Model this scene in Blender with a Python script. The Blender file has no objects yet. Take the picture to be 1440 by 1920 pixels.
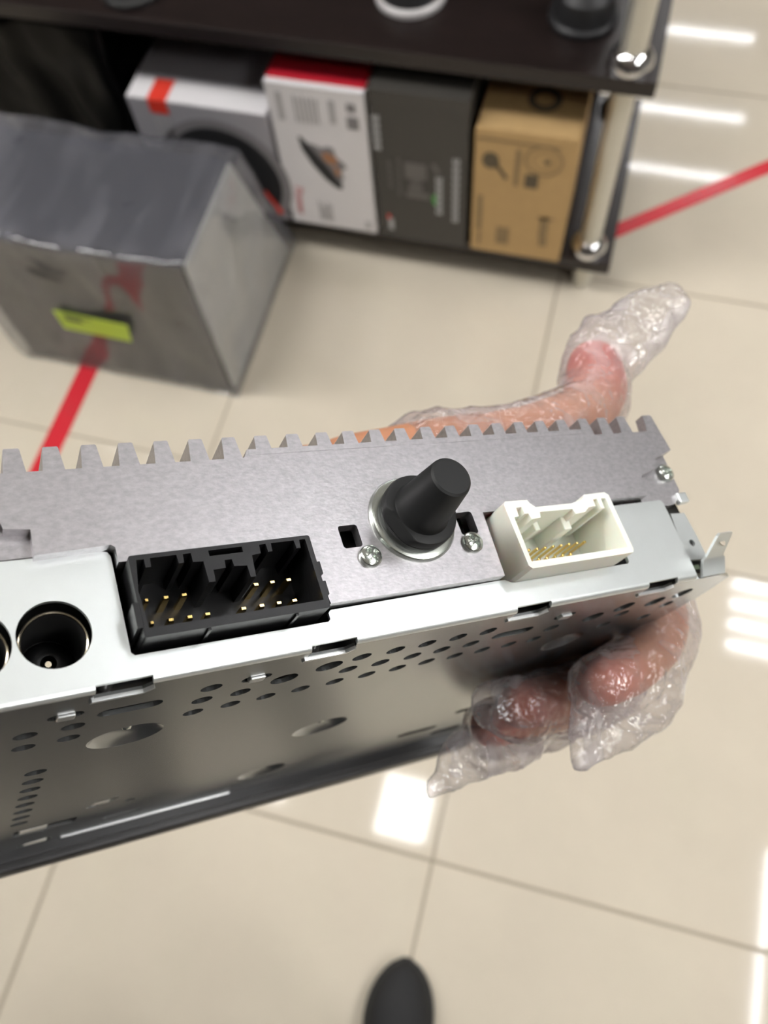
import bpy, bmesh, math, random
from mathutils import Vector, Matrix, noise
random.seed(3)
C = bpy.context.scene.collection
SC = bpy.context.scene

# ------------------------------------------------------------------ camera, world, exposure
cam = bpy.data.cameras.new('camera')
camo = bpy.data.objects.new('camera', cam); C.objects.link(camo); SC.camera = camo
CR = ((0.9663456725, 0.2496682283, -0.0619823924), (0.2043566502, -0.8913964624, -0.4045376451), (-0.1562510824, 0.3782566887, -0.9124184768))
CP = Vector((0.62459192, -0.03834847, 1.48130762))
rt, dn, fw = [Vector(v) for v in CR]
m = Matrix.Identity(4)
for i in range(3):
    m[i][0] = rt[i]; m[i][1] = -dn[i]; m[i][2] = -fw[i]; m[i][3] = CP[i]
camo.matrix_world = m
cam.sensor_fit = 'VERTICAL'; cam.sensor_height = 36; cam.lens = 30
cam.clip_start = .01; cam.clip_end = 60
cam.dof.use_dof = True; cam.dof.focus_distance = .178; cam.dof.aperture_fstop = 16
w = bpy.data.worlds.new('world'); SC.world = w; w.use_nodes = True
w.node_tree.nodes['Background'].inputs[0].default_value = (1, .98, .95, 1)
w.node_tree.nodes['Background'].inputs[1].default_value = .3
SC.view_settings.view_transform = 'Standard'; SC.view_settings.look = 'None'
SC.view_settings.exposure = 0.0; SC.view_settings.gamma = 1; SC.view_settings.use_curve_mapping = False
SC.cycles.use_denoising = True
SC.cycles.max_bounces = 10; SC.cycles.transparent_max_bounces = 24
SC.cycles.caustics_reflective = False; SC.cycles.caustics_refractive = False
LAMP = 25.0          # radiance of the ceiling diffusers

# ------------------------------------------------------------------ materials
MATS = {}
def mat(name, col, rough=.5, metal=0, spec=.5, coat=0, emit=None, es=0, noise_amt=0, noise_scale=200, bump=0, bump_scale=300, stretch=(1, 1, 1), trans=0, ior=1.5, sss=0):
    mt = bpy.data.materials.new(name); mt.use_nodes = True
    nt = mt.node_tree; b = nt.nodes['Principled BSDF']
    b.inputs['Base Color'].default_value = (*col, 1); b.inputs['Roughness'].default_value = rough
    b.inputs['Metallic'].default_value = metal; b.inputs['Specular IOR Level'].default_value = spec
    b.inputs['Coat Weight'].default_value = coat; b.inputs['IOR'].default_value = ior
    b.inputs['Coat Roughness'].default_value = .06
    if sss:
        b.inputs['Subsurface Weight'].default_value = sss; b.inputs['Subsurface Radius'].default_value = (.006, .0025, .0015); b.inputs['Subsurface Scale'].default_value = .6
    if emit:
        b.inputs['Emission Color'].default_value = (*emit, 1); b.inputs['Emission Strength'].default_value = es
    if noise_amt or bump:
        tc = nt.nodes.new('ShaderNodeTexCoord'); mp = nt.nodes.new('ShaderNodeMapping'); mp.inputs['Scale'].default_value = stretch
        nt.links.new(tc.outputs['Object'], mp.inputs['Vector'])
        if noise_amt:
            n = nt.nodes.new('ShaderNodeTexNoise'); n.inputs['Scale'].default_value = noise_scale; n.inputs['Detail'].default_value = 5; n.inputs['Roughness'].default_value = .65
            nt.links.new(mp.outputs[0], n.inputs['Vector'])
            r = nt.nodes.new('ShaderNodeMapRange'); r.inputs['From Min'].default_value = .3; r.inputs['From Max'].default_value = .7
            r.inputs['To Min'].default_value = 1 - noise_amt; r.inputs['To Max'].default_value = 1 + noise_amt
            nt.links.new(n.outputs['Fac'], r.inputs['Value'])
            mx = nt.nodes.new('ShaderNodeVectorMath'); mx.operation = 'SCALE'; mx.inputs[0].default_value = col
            nt.links.new(r.outputs[0], mx.inputs['Scale']); nt.links.new(mx.outputs[0], b.inputs['Base Color'])
        if bump:
            n2 = nt.nodes.new('ShaderNodeTexNoise'); n2.inputs['Scale'].default_value = bump_scale; n2.inputs['Detail'].default_value = 4
            nt.links.new(mp.outputs[0], n2.inputs['Vector'])
            bp = nt.nodes.new('ShaderNodeBump'); bp.inputs['Strength'].default_value = bump; bp.inputs['Distance'].default_value = .0006
            nt.links.new(n2.outputs['Fac'], bp.inputs['Height']); nt.links.new(bp.outputs[0], b.inputs['Normal'])
    MATS[name] = mt
    return mt

def film(name, tint, white, rough, ior, edge=.35, bump=.3, bump_scale=60, wcol=(.8, .8, .82), streak=0, sscale=(1, 1, 1)):
    """clear thin plastic: transparent, a little milky, mirror sheen"""
    mt = bpy.data.materials.new(name); mt.use_nodes = True; nt = mt.node_tree
    for n in list(nt.nodes): nt.nodes.remove(n)
    N = nt.nodes.new; L = nt.links.new
    out = N('ShaderNodeOutputMaterial'); tr = N('ShaderNodeBsdfTransparent'); tr.inputs[0].default_value = (*tint, 1)
    df = N('ShaderNodeBsdfDiffuse'); df.inputs[0].default_value = (*wcol, 1); tl = N('ShaderNodeBsdfTranslucent'); tl.inputs[0].default_value = (*wcol, 1)
    gl = N('ShaderNodeBsdfGlossy'); gl.inputs['Roughness'].default_value = rough
    a0 = N('ShaderNodeMixShader'); a0.inputs[0].default_value = .5; L(df.outputs[0], a0.inputs[1]); L(tl.outputs[0], a0.inputs[2])
    lw = N('ShaderNodeLayerWeight'); lw.inputs['Blend'].default_value = .5
    ml = N('ShaderNodeMath'); ml.operation = 'MULTIPLY_ADD'; ml.inputs[1].default_value = edge; ml.inputs[2].default_value = white
    L(lw.outputs['Facing'], ml.inputs[0]); ml.use_clamp = True
    wf = ml.outputs[0]
    if streak:        # doubled and creased patches of the sheet are milkier
        tc0 = N('ShaderNodeTexCoord'); mp0 = N('ShaderNodeMapping'); mp0.inputs['Scale'].default_value = sscale; L(tc0.outputs['Object'], mp0.inputs['Vector'])
        n0 = N('ShaderNodeTexNoise'); n0.inputs['Scale'].default_value = 1; n0.inputs['Detail'].default_value = 2.5; n0.inputs['Distortion'].default_value = .8; L(mp0.outputs[0], n0.inputs['Vector'])
        r0 = N('ShaderNodeMapRange'); r0.inputs['From Min'].default_value = .46; r0.inputs['From Max'].default_value = .68; r0.inputs['To Max'].default_value = streak; L(n0.outputs['Fac'], r0.inputs['Value'])
        ad = N('ShaderNodeMath'); ad.operation = 'ADD'; L(ml.outputs[0], ad.inputs[0]); L(r0.outputs[0], ad.inputs[1]); wf = ad.outputs[0]
    m1 = N('ShaderNodeMixShader'); L(wf, m1.inputs[0]); L(tr.outputs[0], m1.inputs[1]); L(a0.outputs[0], m1.inputs[2])
    f0 = ((ior - 1) / (ior + 1)) ** 2                 # Schlick sheen, the same on both sides of the sheet
    fr = N('ShaderNodeLayerWeight'); fr.inputs['Blend'].default_value = .5
    pw = N('ShaderNodeMath'); pw.operation = 'POWER'; pw.inputs[1].default_value = 4.5; L(fr.outputs['Facing'], pw.inputs[0])
    sc = N('ShaderNodeMath'); sc.operation = 'MULTIPLY_ADD'; sc.inputs[1].default_value = 1 - f0; sc.inputs[2].default_value = f0; L(pw.outputs[0], sc.inputs[0])
    m2 = N('ShaderNodeMixShader'); L(sc.outputs[0], m2.inputs[0]); L(m1.outputs[0], m2.inputs[1]); L(gl.outputs[0], m2.inputs[2])
    tc = N('ShaderNodeTexCoord'); nz = N('ShaderNodeTexNoise'); nz.inputs['Scale'].default_value = bump_scale; nz.inputs['Detail'].default_value = 3; nz.inputs['Distortion'].default_value = .6
    L(tc.outputs['Object'], nz.inputs['Vector'])
    bp = N('ShaderNodeBump'); bp.inputs['Strength'].default_value = bump; bp.inputs['Distance'].default_value = .003
    L(nz.outputs['Fac'], bp.inputs['Height'])
    for nd in (fr, gl): L(bp.outputs[0], nd.inputs['Normal'])
    L(m2.outputs[0], out.inputs[0]); MATS[name] = mt
    return mt

mat('tile', (.63, .565, .46), .055, 0, .5, noise_amt=.035, noise_scale=5)
mat('grout', (.34, .29, .22), .8)
mat('wall', (.16, .155, .145), .8); mat('wall_dark', (.09, .08, .075), .8); mat('ceiling', (.36, .355, .345), .9)
mat('lamp', (1, 1, 1), .5, emit=(1, .985, .96), es=LAMP)
mat('tube', (1, 1, 1), .5, emit=(.96, .97, 1), es=LAMP * 1.9)
mat('lamp_frame', (.8, .8, .8), .4)
mat('red_tape', (.62, .030, .045), .16, 0, .5)
mat('cast', (.47, .455, .47), .41, .95, .5, noise_amt=.15, noise_scale=900, bump=.07, bump_scale=1500, stretch=(.7, 1, 1.2))
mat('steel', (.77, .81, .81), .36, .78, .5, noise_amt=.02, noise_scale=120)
mat('steel_shaded', (.40, .415, .42), .27, .92, .5, noise_amt=.03, noise_scale=60)  # same steel as the rear, darkened for the dark surroundings it reflects
mat('steel_edge', (.8, .82, .83), .3, .8)
mat('zinc', (.66, .70, .66), .22, .95, .5, noise_amt=.06, noise_scale=700)
mat('nickel', (.62, .56, .44), .22, 1)
mat('gold', (.86, .62, .22), .22, 1)
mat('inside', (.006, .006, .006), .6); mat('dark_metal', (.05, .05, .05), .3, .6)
mat('black_plastic', (.009, .009, .010), .40, 0, .35, bump=.06, bump_scale=900)
mat('black_rubber', (.009, .0095, .010), .55, 0, .4)
mat('black_bezel', (.03, .03, .032), .4)
mat('white_plastic', (.90, .90, .81), .38, 0, .5, sss=.25)
mat('white_clip', (.8, .78, .70), .4)
mat('green_board', (.25, .32, .22), .5)
mat('skin', (.47, .215, .12), .48, 0, .4, sss=.35, bump=.3, bump_scale=420)
nt = MATS['skin'].node_tree; at = nt.nodes.new('ShaderNodeAttribute'); at.attribute_name = 'blush'     # rosy finger ends
mx_ = nt.nodes.new('ShaderNodeMix'); mx_.data_type = 'RGBA'; mx_.inputs[6].default_value = (.47, .215, .12, 1); mx_.inputs[7].default_value = (.53, .15, .12, 1)
nt.links.new(at.outputs['Fac'], mx_.inputs[0]); nt.links.new(mx_.outputs[2], nt.nodes['Principled BSDF'].inputs['Base Color'])
mat('trousers', (.010, .010, .012), .85); mat('jacket', (.014, .014, .016), .85)
film('glove_film', (.975, .965, .975), .09, .07, 1.7, .32, 1.0, 150, (.80, .765, .80), .30, (75, 50, 65))
film('wrap_film', (.86, .87, .88), .20, .006, 1.8, .02, .9, 7, (.55, .55, .62), .16, (17, 5, 5))
mat('wenge', (.012, .007, .0065), .36, 0, .5, noise_amt=.35, noise_scale=14, stretch=(1, 8, 8))
mat('aluminium', (.62, .60, .53), .34, .55)
mat('chrome', (.85, .85, .87), .08, 1)
mat('navy_carpet', (.011, .014, .024), .8); mat('grey_board', (.085, .080, .072), .6)
mat('label_green', (.52, .72, .06), .5); mat('ink', (.02, .02, .02), .5)
mat('box_grey', (.36, .35, .38), .45); mat('box_white', (.74, .72, .74), .42); mat('box_red', (.50, .015, .03), .4)
mat('print_red', (.75, .05, .03), .45); mat('print_pink', (.62, .22, .23), .5); mat('print_grey', (.42, .41, .42), .5); mat('print_mid', (.22, .21, .22), .5)
mat('box_black', (.052, .048, .043), .5); mat('print_silver', (.42, .42, .43), .5); mat('print_dim', (.13, .12, .115), .5); mat('print_green', (.06, .30, .05), .5)
mat('kraft', (.50, .33, .145), .75, noise_amt=.05, noise_scale=40); mat('kraft_ink', (.11, .085, .05), .7); mat('kraft_faint', (.27, .185, .09), .7)
mat('cone_black', (.02, .02, .022), .45); mat('copper', (.42, .20, .10), .4, .3)
mat('bag_black', (.004, .004, .004), .4, 0, .12, bump=.5, bump_scale=7, stretch=(1, 1, .4))
mat('shoe', (.012, .012, .013), .75, noise_amt=.2, noise_scale=500, bump=.3, bump_scale=900); mat('sole', (.02, .02, .02), .6)
mat('speaker_rim', (.55, .53, .53), .4)

# ------------------------------------------------------------------ helpers
def link(name, bm, mt, parent=None, smooth=False, auto=None):
    bmesh.ops.recalc_face_normals(bm, faces=bm.faces)
    me = bpy.data.meshes.new(name); bm.to_mesh(me); bm.free()
    if isinstance(mt, str): mt = MATS[mt]
    me.materials.append(mt)
    if smooth:
        me.polygons.foreach_set('use_smooth', [True] * len(me.polygons))
        if auto:
            me.set_sharp_from_angle(angle=math.radians(auto))
    o = bpy.data.objects.new(name, me); C.objects.link(o)
    if parent: o.parent = parent
    return o
def tag(o, label=None, cat=None, group=None, kind=None):
    if label: o['label'] = label
    if cat: o['category'] = cat
    if group: o['group'] = group
    if kind: o['kind'] = kind
    return o
def empty(name, loc=(0, 0, 0), rz=0):
    o = bpy.data.objects.new(name, None); C.objects.link(o); o.location = loc; o.rotation_euler = (0, 0, rz); o.empty_display_size = .02
    return o
def box(bm, x0, x1, y0, y1, z0, z1, s=1.0, bev=0):
    vs = [bm.verts.new((x * s, y * s, z * s)) for z in (z0, z1) for y in (y0, y1) for x in (x0, x1)]
    F = [bm.faces.new([vs[i] for i in f]) for f in ((0, 2, 3, 1), (4, 5, 7, 6), (0, 1, 5, 4), (2, 6, 7, 3), (0, 4, 6, 2), (1, 3, 7, 5))]
    if bev:
        es = list({e for f in F for e in f.edges})
        bmesh.ops.bevel(bm, geom=es, offset=bev * s, segments=3, affect='EDGES', profile=.6)
def one_box(name, dims, mt, parent=None, s=1.0, bev=0):
    bm = bmesh.new(); box(bm, *dims, s=s, bev=bev)
    return link(name, bm, mt, parent)
def circle(cx, cy, r, n=20, ry=None, rot=0):
    return [(cx + r * math.cos(rot + 2 * math.pi * i / n), cy + (ry or r) * math.sin(rot + 2 * math.pi * i / n)) for i in range(n)]
def stadium(cx, cy, wd, h, n=8):
    r = h / 2; a = wd / 2 - r; P = []
    for i in range(n + 1): t = -math.pi / 2 + math.pi * i / n; P.append((cx + a + r * math.cos(t), cy + r * math.sin(t)))
    for i in range(n + 1): t = math.pi / 2 + math.pi * i / n; P.append((cx - a + r * math.cos(t), cy + r * math.sin(t)))
    return P
def rect(x0, y0, x1, y1): return [(x0, y0), (x1, y0), (x1, y1), (x0, y1)]
def rrect(x0, y0, x1, y1, r, n=4):
    P = []
    for cx, cy, a in ((x1 - r, y1 - r, 0), (x0 + r, y1 - r, 90), (x0 + r, y0 + r, 180), (x1 - r, y0 + r, 270)):
        for i in range(n + 1): t = math.radians(a + 90 * i / n); P.append((cx + r * math.cos(t), cy + r * math.sin(t)))
    return P
def plate(name, outer, holes, mp, thick, mt, parent=None, s=.001, smooth=False, bm=None):
    """flat sheet with real holes: mp(a,b,t) maps sheet coords and depth t to local xyz"""
    own = bm is None
    if own: bm = bmesh.new()
    old = set(bm.faces)
    es = []
    for loop in [outer] + holes:
        vs = [bm.verts.new(Vector((a, b, 0))) for a, b in loop]
        es += [bm.edges.new((vs[i], vs[(i + 1) % len(vs)])) for i in range(len(vs))]
    bmesh.ops.triangle_fill(bm, edges=es, use_beauty=True, use_dissolve=False, normal=(0, 0, 1))
    fs = [f for f in bm.faces if f not in old]
    r = bmesh.ops.extrude_face_region(bm, geom=fs)
    nv = {v for v in r['geom'] if isinstance(v, bmesh.types.BMVert)}
    allv = {v for f in bm.faces if f not in old for v in f.verts} | nv
    for v in allv:
        t = thick if v in nv else 0
        v.co = Vector(mp(v.co.x, v.co.y, t)) * s
    if own: return link(name, bm, mt, parent, smooth, 30)
def lathe(bm, prof, n=40, org=(0, 0, 0), axis='-y', s=.001):
    rings = []
    for r, h in [p[:2] for p in prof]:
        ring = []
        for i in range(n):
            t = 2 * math.pi * i / n; a, b = r * math.cos(t), r * math.sin(t)
            p = {'-y': (a, -h, b), 'z': (a, b, h), 'y': (a, h, b)}[axis]
            ring.append(bm.verts.new((Vector(p) + Vector(org)) * s))
        rings.append(ring)
    for a, b in zip(rings, rings[1:]):
        for i in range(n): bm.faces.new((a[i], a[(i + 1) % n], b[(i + 1) % n], b[i]))
    for ring, p in ((rings[0], prof[0]), (rings[-1], prof[-1])):
        if p[0] > 1e-6 and not (len(p) > 2): bm.faces.new(ring)
    return rings
def frame_of(d, up):
    d = d.normalized(); u = up - d * up.dot(d)
    if u.length < 1e-4: u = Vector((1, 0, 0)) - d * d.x
    u.normalize(); return u, d.cross(u)
def sweep(bm, pts, n=18, sub=5, up=Vector((0, 1, 0))):
    """closed tapered tube. pts: (x,y,z,ra,rb): ra along up, rb across it"""
    P = [Vector(p[:3]) for p in pts]; Rr = [(p[3], p[4] if len(p) > 4 else p[3]) for p in pts]
    S = []
    for i in range(len(P) - 1):
        p0, p1, p2, p3 = P[max(i - 1, 0)], P[i], P[i + 1], P[min(i + 2, len(P) - 1)]
        for k in range(sub):
            t = k / sub
            q = .5 * ((2 * p1) + (p2 - p0) * t + (2 * p0 - 5 * p1 + 4 * p2 - p3) * t * t + (3 * p1 - p0 - 3 * p2 + p3) * t ** 3)
            S.append((q, Rr[i][0] + (Rr[i + 1][0] - Rr[i][0]) * t, Rr[i][1] + (Rr[i + 1][1] - Rr[i][1]) * t))
    S.append((P[-1], *Rr[-1]))
    rings = []
    def ring(c, u, v, a, b): return [bm.verts.new((c + u * a * math.cos(2 * math.pi * j / n) + v * b * math.sin(2 * math.pi * j / n)) * .001) for j in range(n)]
    m_ = len(S)
    for i, (c, a, b) in enumerate(S):
        d = S[min(i + 1, m_ - 1)][0] - S[max(i - 1, 0)][0]; u, v = frame_of(d, up); dd = d.normalized()
        if i == 0:
            for k in (80, 55, 28): t = math.radians(k); rr = min(a, b); rings.append(ring(c - dd * rr * math.sin(t), u, v, a * math.cos(t), b * math.cos(t)))
        rings.append(ring(c, u, v, a, b))
        if i == m_ - 1:
            for k in (28, 55, 80): t = math.radians(k); rr = min(a, b); rings.append(ring(c + dd * rr * math.sin(t), u, v, a * math.cos(t), b * math.cos(t)))
    for a, b in zip(rings, rings[1:]):
        for i in range(n): bm.faces.new((a[i], a[(i + 1) % n], b[(i + 1) % n], b[i]))
    bm.faces.new(rings[0]); bm.faces.new(rings[-1])
def fused(name, bm, mt, parent, voxel, smooth_it=6, fac=.5, local=None):
    """voxel-fuse a heap of tubes into one continuous skin"""
    bmesh.ops.recalc_face_normals(bm, faces=bm.faces)
    me = bpy.data.meshes.new(name); bm.to_mesh(me); bm.free()
    o = bpy.data.objects.new(name, me); C.objects.link(o)
    md = o.modifiers.new('r', 'REMESH'); md.mode = 'VOXEL'; md.voxel_size = voxel
    ms = o.modifiers.new('s', 'SMOOTH'); ms.factor = fac; ms.iterations = smooth_it
    dg = bpy.context.evaluated_depsgraph_get()
    nm = bpy.data.meshes.new_from_object(o.evaluated_get(dg))
    o.modifiers.clear(); o.data = nm; bpy.data.meshes.remove(me); nm.name = name
    nm.materials.clear(); nm.materials.append(MATS[mt])
    nm.polygons.foreach_set('use_smooth', [True] * len(nm.polygons))
    if parent: o.parent = parent
    if local is not None: o.matrix_basis = local
    return o
def text_mesh(name, body, size, mt, parent, M4, depth=.0003):
    cu = bpy.data.curves.new(name, 'FONT'); cu.body = body; cu.size = size; cu.extrude = depth; cu.align_x = 'CENTER'; cu.align_y = 'CENTER'
    t = bpy.data.objects.new(name, cu); C.objects.link(t)
    dg = bpy.context.evaluated_depsgraph_get(); me = bpy.data.meshes.new_from_object(t.evaluated_get(dg))
    bpy.data.objects.remove(t); bpy.data.curves.remove(cu)
    me.transform(M4); me.materials.clear(); me.materials.append(MATS[mt]); me.name = name
    o = bpy.data.objects.new(name, me); C.objects.link(o); o.parent = parent
    return o

# ------------------------------------------------------------------ room shell
fl = one_box('floor', (-3.6, 4.8, -3.0, 7.2, -.06, -.0012), 'grout'); tag(fl, kind='structure')
bm = bmesh.new(); T = .6; G = .0024
box(bm, G, T - G, G, T - G, -.010, 0, bev=.0012)
t0 = link('tile', bm, 'tile', fl)
first = True
for i in range(-6, 8):
    for j in range(-5, 12):
        o = t0 if first else t0.copy()
        if not first: C.objects.link(o); o.parent = fl
        first = False
        o.location = (i * T, j * T, random.uniform(-.0003, .0002))
        o.rotation_euler = (math.radians(random.uniform(-.06, .06)), math.radians(random.uniform(-.06, .06)), 0)
tag(one_box('ceiling', (-3.6, 4.8, -3.0, 7.2, 3.02, 3.12), 'ceiling'), kind='structure')
tag(one_box('wall_left', (-3.7, -3.6, -3.0, 7.2, -.06, 3.12), 'wall_dark'), kind='structure')
tag(one_box('wall_right', (4.8, 4.9, -3.0, 7.2, -.06, 3.12), 'wall'), kind='structure')
tag(one_box('wall_back', (-3.7, 4.9, 7.2, 7.3, -.06, 3.12), 'wall'), kind='structure')
tag(one_box('wall_front', (-3.7, 4.9, -3.1, -3.0, -.06, 3.12), 'wall_dark'), kind='structure')
LN = 0
def panel_light(x, y, sx, sy, label):
    e = empty('ceiling_light', (x, y, 3.02)); tag(e, label, 'ceiling light', 'square ceiling lights')
    bm = bmesh.new(); f = .02
    box(bm, -sx - f, -sx, -sy - f, sy + f, -.025, 0); box(bm, sx, sx + f, -sy - f, sy + f, -.025, 0)
    box(bm, -sx, sx, -sy - f, -sy, -.025, 0); box(bm, -sx, sx, sy, sy + f, -.025, 0)
    link('frame', bm, 'lamp_frame', e)
    one_box('diffuser', (-sx, sx, -sy, sy, -.016, -.004), 'lamp', e)
def tube_light(x, y, hx, hy, r, label, n=1, gap=.1):
    e = empty('tube_light', (x, y, 3.02)); tag(e, label, 'ceiling light', 'ceiling tube lights')
    if hx > hy: one_box('housing', (-hx - .03, hx + .03, -gap * n / 2 - .02, gap * n / 2 + .02, -.03, 0), 'lamp_frame', e)
    else: one_box('housing', (-.05, .05, -hy - .03, hy + .03, -.03, 0), 'lamp_frame', e)
    for k in range(n):
        dy = (k - (n - 1) / 2) * gap
        if hx > hy: one_box('tube', (-hx, hx, dy - r, dy + r, -.03 - 2 * r, -.031), 'tube', e, bev=r * .6)
        else: one_box('tube', (-r, r, -hy, hy, -.03 - 2 * r, -.031), 'tube', e, bev=r * .6)
panel_light(.36, .28, .125, .145, 'square white ceiling panel above the person holding the radio')
for x, y, nm in ((-.55, .45, 'above the wrapped speaker box'), (-1.4, .35, 'to the left of the wrapped speaker box'), (-2.6, .35, 'by the left wall'), (2.75, .3, 'to the right of the person'), (1.1, 1.15, 'over the gap in front of the shelf'), (2.95, 1.3, 'to the right, past the end of the shelf'), (2.75, -1.0, 'behind the person to the right'), (.25, 4.75, 'beyond the shelf, over its right half'), (-.9, 4.65, 'beyond the shelf, over its left half')):
    panel_light(x, y, *((.055, .06) if x == 1.1 else (.40, .40) if y > 4 else (.30, .30)), 'unseen square ceiling panel added for fill light %s' % nm)  # unseen panels, added to brighten floor and radio, kept out of floor reflections
tube_light(2.06, 1.66, .26, .1, .013, 'four tube ceiling light to the right of the shelf', 4, .115)
for y, nm in ((4.70, 'nearest'), (5.27, 'middle'), (6.10, 'farthest')): tube_light(.56, y, 1.0, .02, .007, '%s of the three long ceiling tubes beyond the shelf' % nm)
tube_light(2.09, -.1, .02, .62, .006, 'thin ceiling tube running past the right side of the person')

def tape(name, a, b, w0, w1, label):
    a, b = Vector(a), Vector(b); d = (b - a).normalized(); p = Vector((-d.y, d.x))
    P = [a - p * w0 / 2, b - p * w1 / 2, b + p * w1 / 2, a + p * w0 / 2]
    bm = bmesh.new(); vs = [[bm.verts.new((q.x, q.y, z)) for q in P] for z in (.0003, .0009)]
    bm.faces.new(vs[0][::-1]); bm.faces.new(vs[1])
    for i in range(4): bm.faces.new((vs[0][i], vs[0][(i + 1) % 4], vs[1][(i + 1) % 4], vs[1][i]))
    tag(link(name, bm, 'red_tape'), label, 'tape')
tape('floor_tape', (-.338, -.9), (-.320, .764), .047, .042, 'red floor tape running up to the plastic wrapped box on the left')
tape('floor_tape', (.62, 1.275), (1.75, 2.2), .034, .034, 'red floor tape crossing the tiles to the right of the shelf')

# ------------------------------------------------------------------ shelf unit
SZ0, SZ1 = .075, .103      # lower board
UZ0, UZ1 = .494, .522      # upper board
sh = empty('display_shelf', (-.3, 1.38, 0)); tag(sh, 'dark brown two-tier display shelf on round aluminium posts', 'shelf')
sh.location = (0, 0, 0)
one_box('shelf_board', (-1.5, .694, 1.153, 1.62, SZ0, SZ1), 'wenge', sh, bev=.0015)
one_box('shelf_board', (-1.5, .692, 1.153, 1.62, UZ0, UZ1), 'wenge', sh, bev=.0015)
for px, py in ((.645, 1.192), (.645, 1.575), (-1.45, 1.192), (-1.45, 1.575)):
    for z0, z1 in ((SZ1, UZ0), (UZ1, .95)):
        bm = bmesh.new(); lathe(bm, [(.0205, z0), (.0205, z1)], 28, (px, py, 0), 'z', 1); link('post', bm, 'aluminium', sh, True, 40)
        bm = bmesh.new(); lathe(bm, [(.037, z0), (.037, z0 + .005), (.0345, z0 + .014), (.029, z0 + .022), (.0235, z0 + .027), (.0215, z0 + .028)], 36, (px, py, 0), 'z', 1)
        link('flange', bm, 'chrome', sh, True, 50)
    bm = bmesh.new(); lathe(bm, [(.019, 0), (.021, .002), (.021, SZ0)], 28, (px, py, 0), 'z', 1); link('foot', bm, 'aluminium', sh, True, 40)

one_box('back_light_block', (-1.5, .60, 1.62, 1.635, SZ0, .95), 'wenge', sh)  # unseen, added to keep light from behind off the carton tops
one_box('side_light_block', (-1.515, -1.5, 1.153, 1.635, SZ0, .95), 'wenge', sh)  # unseen end, likewise added to keep light out of the shelf
def flat(name, pts, par, mt, y=-.0004, t=.0006):
    """thin print lying on the front (y=0 plane) of a carton"""
    return plate(name, pts, [], lambda a, b, u: (a, y - u, b), t, mt, par, s=1)
BZ = SZ1
# carton A: grey with a loudspeaker picture
b = empty('carton', (-.253, 1.140, BZ)); tag(b, 'grey carton with round black loudspeaker picture and red square', 'box')
one_box('body', (0, .278, 0, .17, 0, .264), 'box_grey', b, bev=.002)
one_box('top_lit', (.001, .277, .001, .168, .2635, .2655), 'box_white', b)  # white so its front strip reads as the lit part of the top
flat('red_square', rect(.043, .236, .081, .2645), b, 'print_red')
one_box('red_square_top', (.043, .081, -.0004, .055, .2655, .2663), 'print_red', b)
one_box('top_shade', (.0, .278, .056, .170, .2655, .2660), 'box_grey', b)  # grey painted in for the upper board's shadow across the top
sp = plate('speaker_picture', circle(.163, .098, .136, 40, .140), [], lambda a, q, u: (a, -.0004 - u, q), .0006, 'print_mid', b, 1)
plate('cone_picture', circle(.163, .098, .116, 40, .120), [], lambda a, q, u: (a, -.0010 - u, q), .0006, 'cone_black', sp, 1)
plate('cap_picture', circle(.150, .080, .040, 32, .042), [], lambda a, q, u: (a, -.0016 - u, q), .0006, 'print_mid', sp, 1)
flat('red_print', [(.232, .072), (.243, .076), (.272, .020), (.258, .018)], b, 'print_red', -.0018)
for k in range(3): flat('stripe', rect(.046 + k * .012, .02, .052 + k * .012, .225), b, 'print_grey')
# carton B: white with a red lid
b = empty('carton', (.035, 1.140, BZ)); tag(b, 'white carton with red top and angled loudspeaker picture', 'box')
one_box('body', (0, .182, 0, .17, 0, .338), 'box_white', b, bev=.002)
one_box('lid', (.001, .181, .012, .17, .337, .3395), 'box_red', b)
one_box('lit_bevel', (.0, .182, -.0005, .012, .334, .3393), 'box_white', b)  # white strip painted in for the light on the front bevel
flat('cone_picture', [(.046, .228), (.050, .200), (.066, .165), (.088, .132), (.106, .115), (.117, .110), (.121, .118), (.118, .140), (.100, .165), (.070, .205), (.052, .228)], b, 'cone_black')
flat('frame_picture', [(.060, .216), (.075, .214), (.088, .208), (.104, .214), (.113, .210), (.116, .190), (.132, .176), (.134, .166), (.122, .160), (.126, .140), (.117, .128), (.100, .160), (.072, .202)], b, 'print_mid', -.0006)
flat('magnet_picture', [(.088, .196), (.100, .200), (.116, .190), (.118, .176), (.104, .172), (.092, .180)], b, 'copper', -.0014)
flat('coil_picture', [(.108, .168), (.117, .166), (.122, .150), (.112, .145)], b, 'copper', -.0014)
text_mesh('brand_print', 'Pioneer', .024, 'print_pink', b, Matrix.Translation((.0245, -.0008, .062)) @ Matrix.Rotation(math.radians(90), 4, 'X') @ Matrix.Rotation(math.radians(-93), 4, 'Z'))
for x0, z0, x1, z1, mm in ((.018, .262, .028, .322, 'print_grey'), (.148, .298, .164, .316, 'print_mid'), (.146, .262, .168, .288, 'print_mid'), (.115, .268, .126, .318, 'print_grey'), (.160, .012, .170, .032, 'print_grey')):
    flat('small_print', rect(x0, z0, x1, z1), b, mm)
for k in range(5): flat('text_line', rect(.064 + k * .006, .018, .067 + k * .006, .07 - .006 * (k % 3)), b, 'print_grey')
for k in range(6): flat('text_line', rect(.050 + k * .008, .262, .0535 + k * .008, .318 - .004 * (k % 2)), b, 'print_grey')
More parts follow.
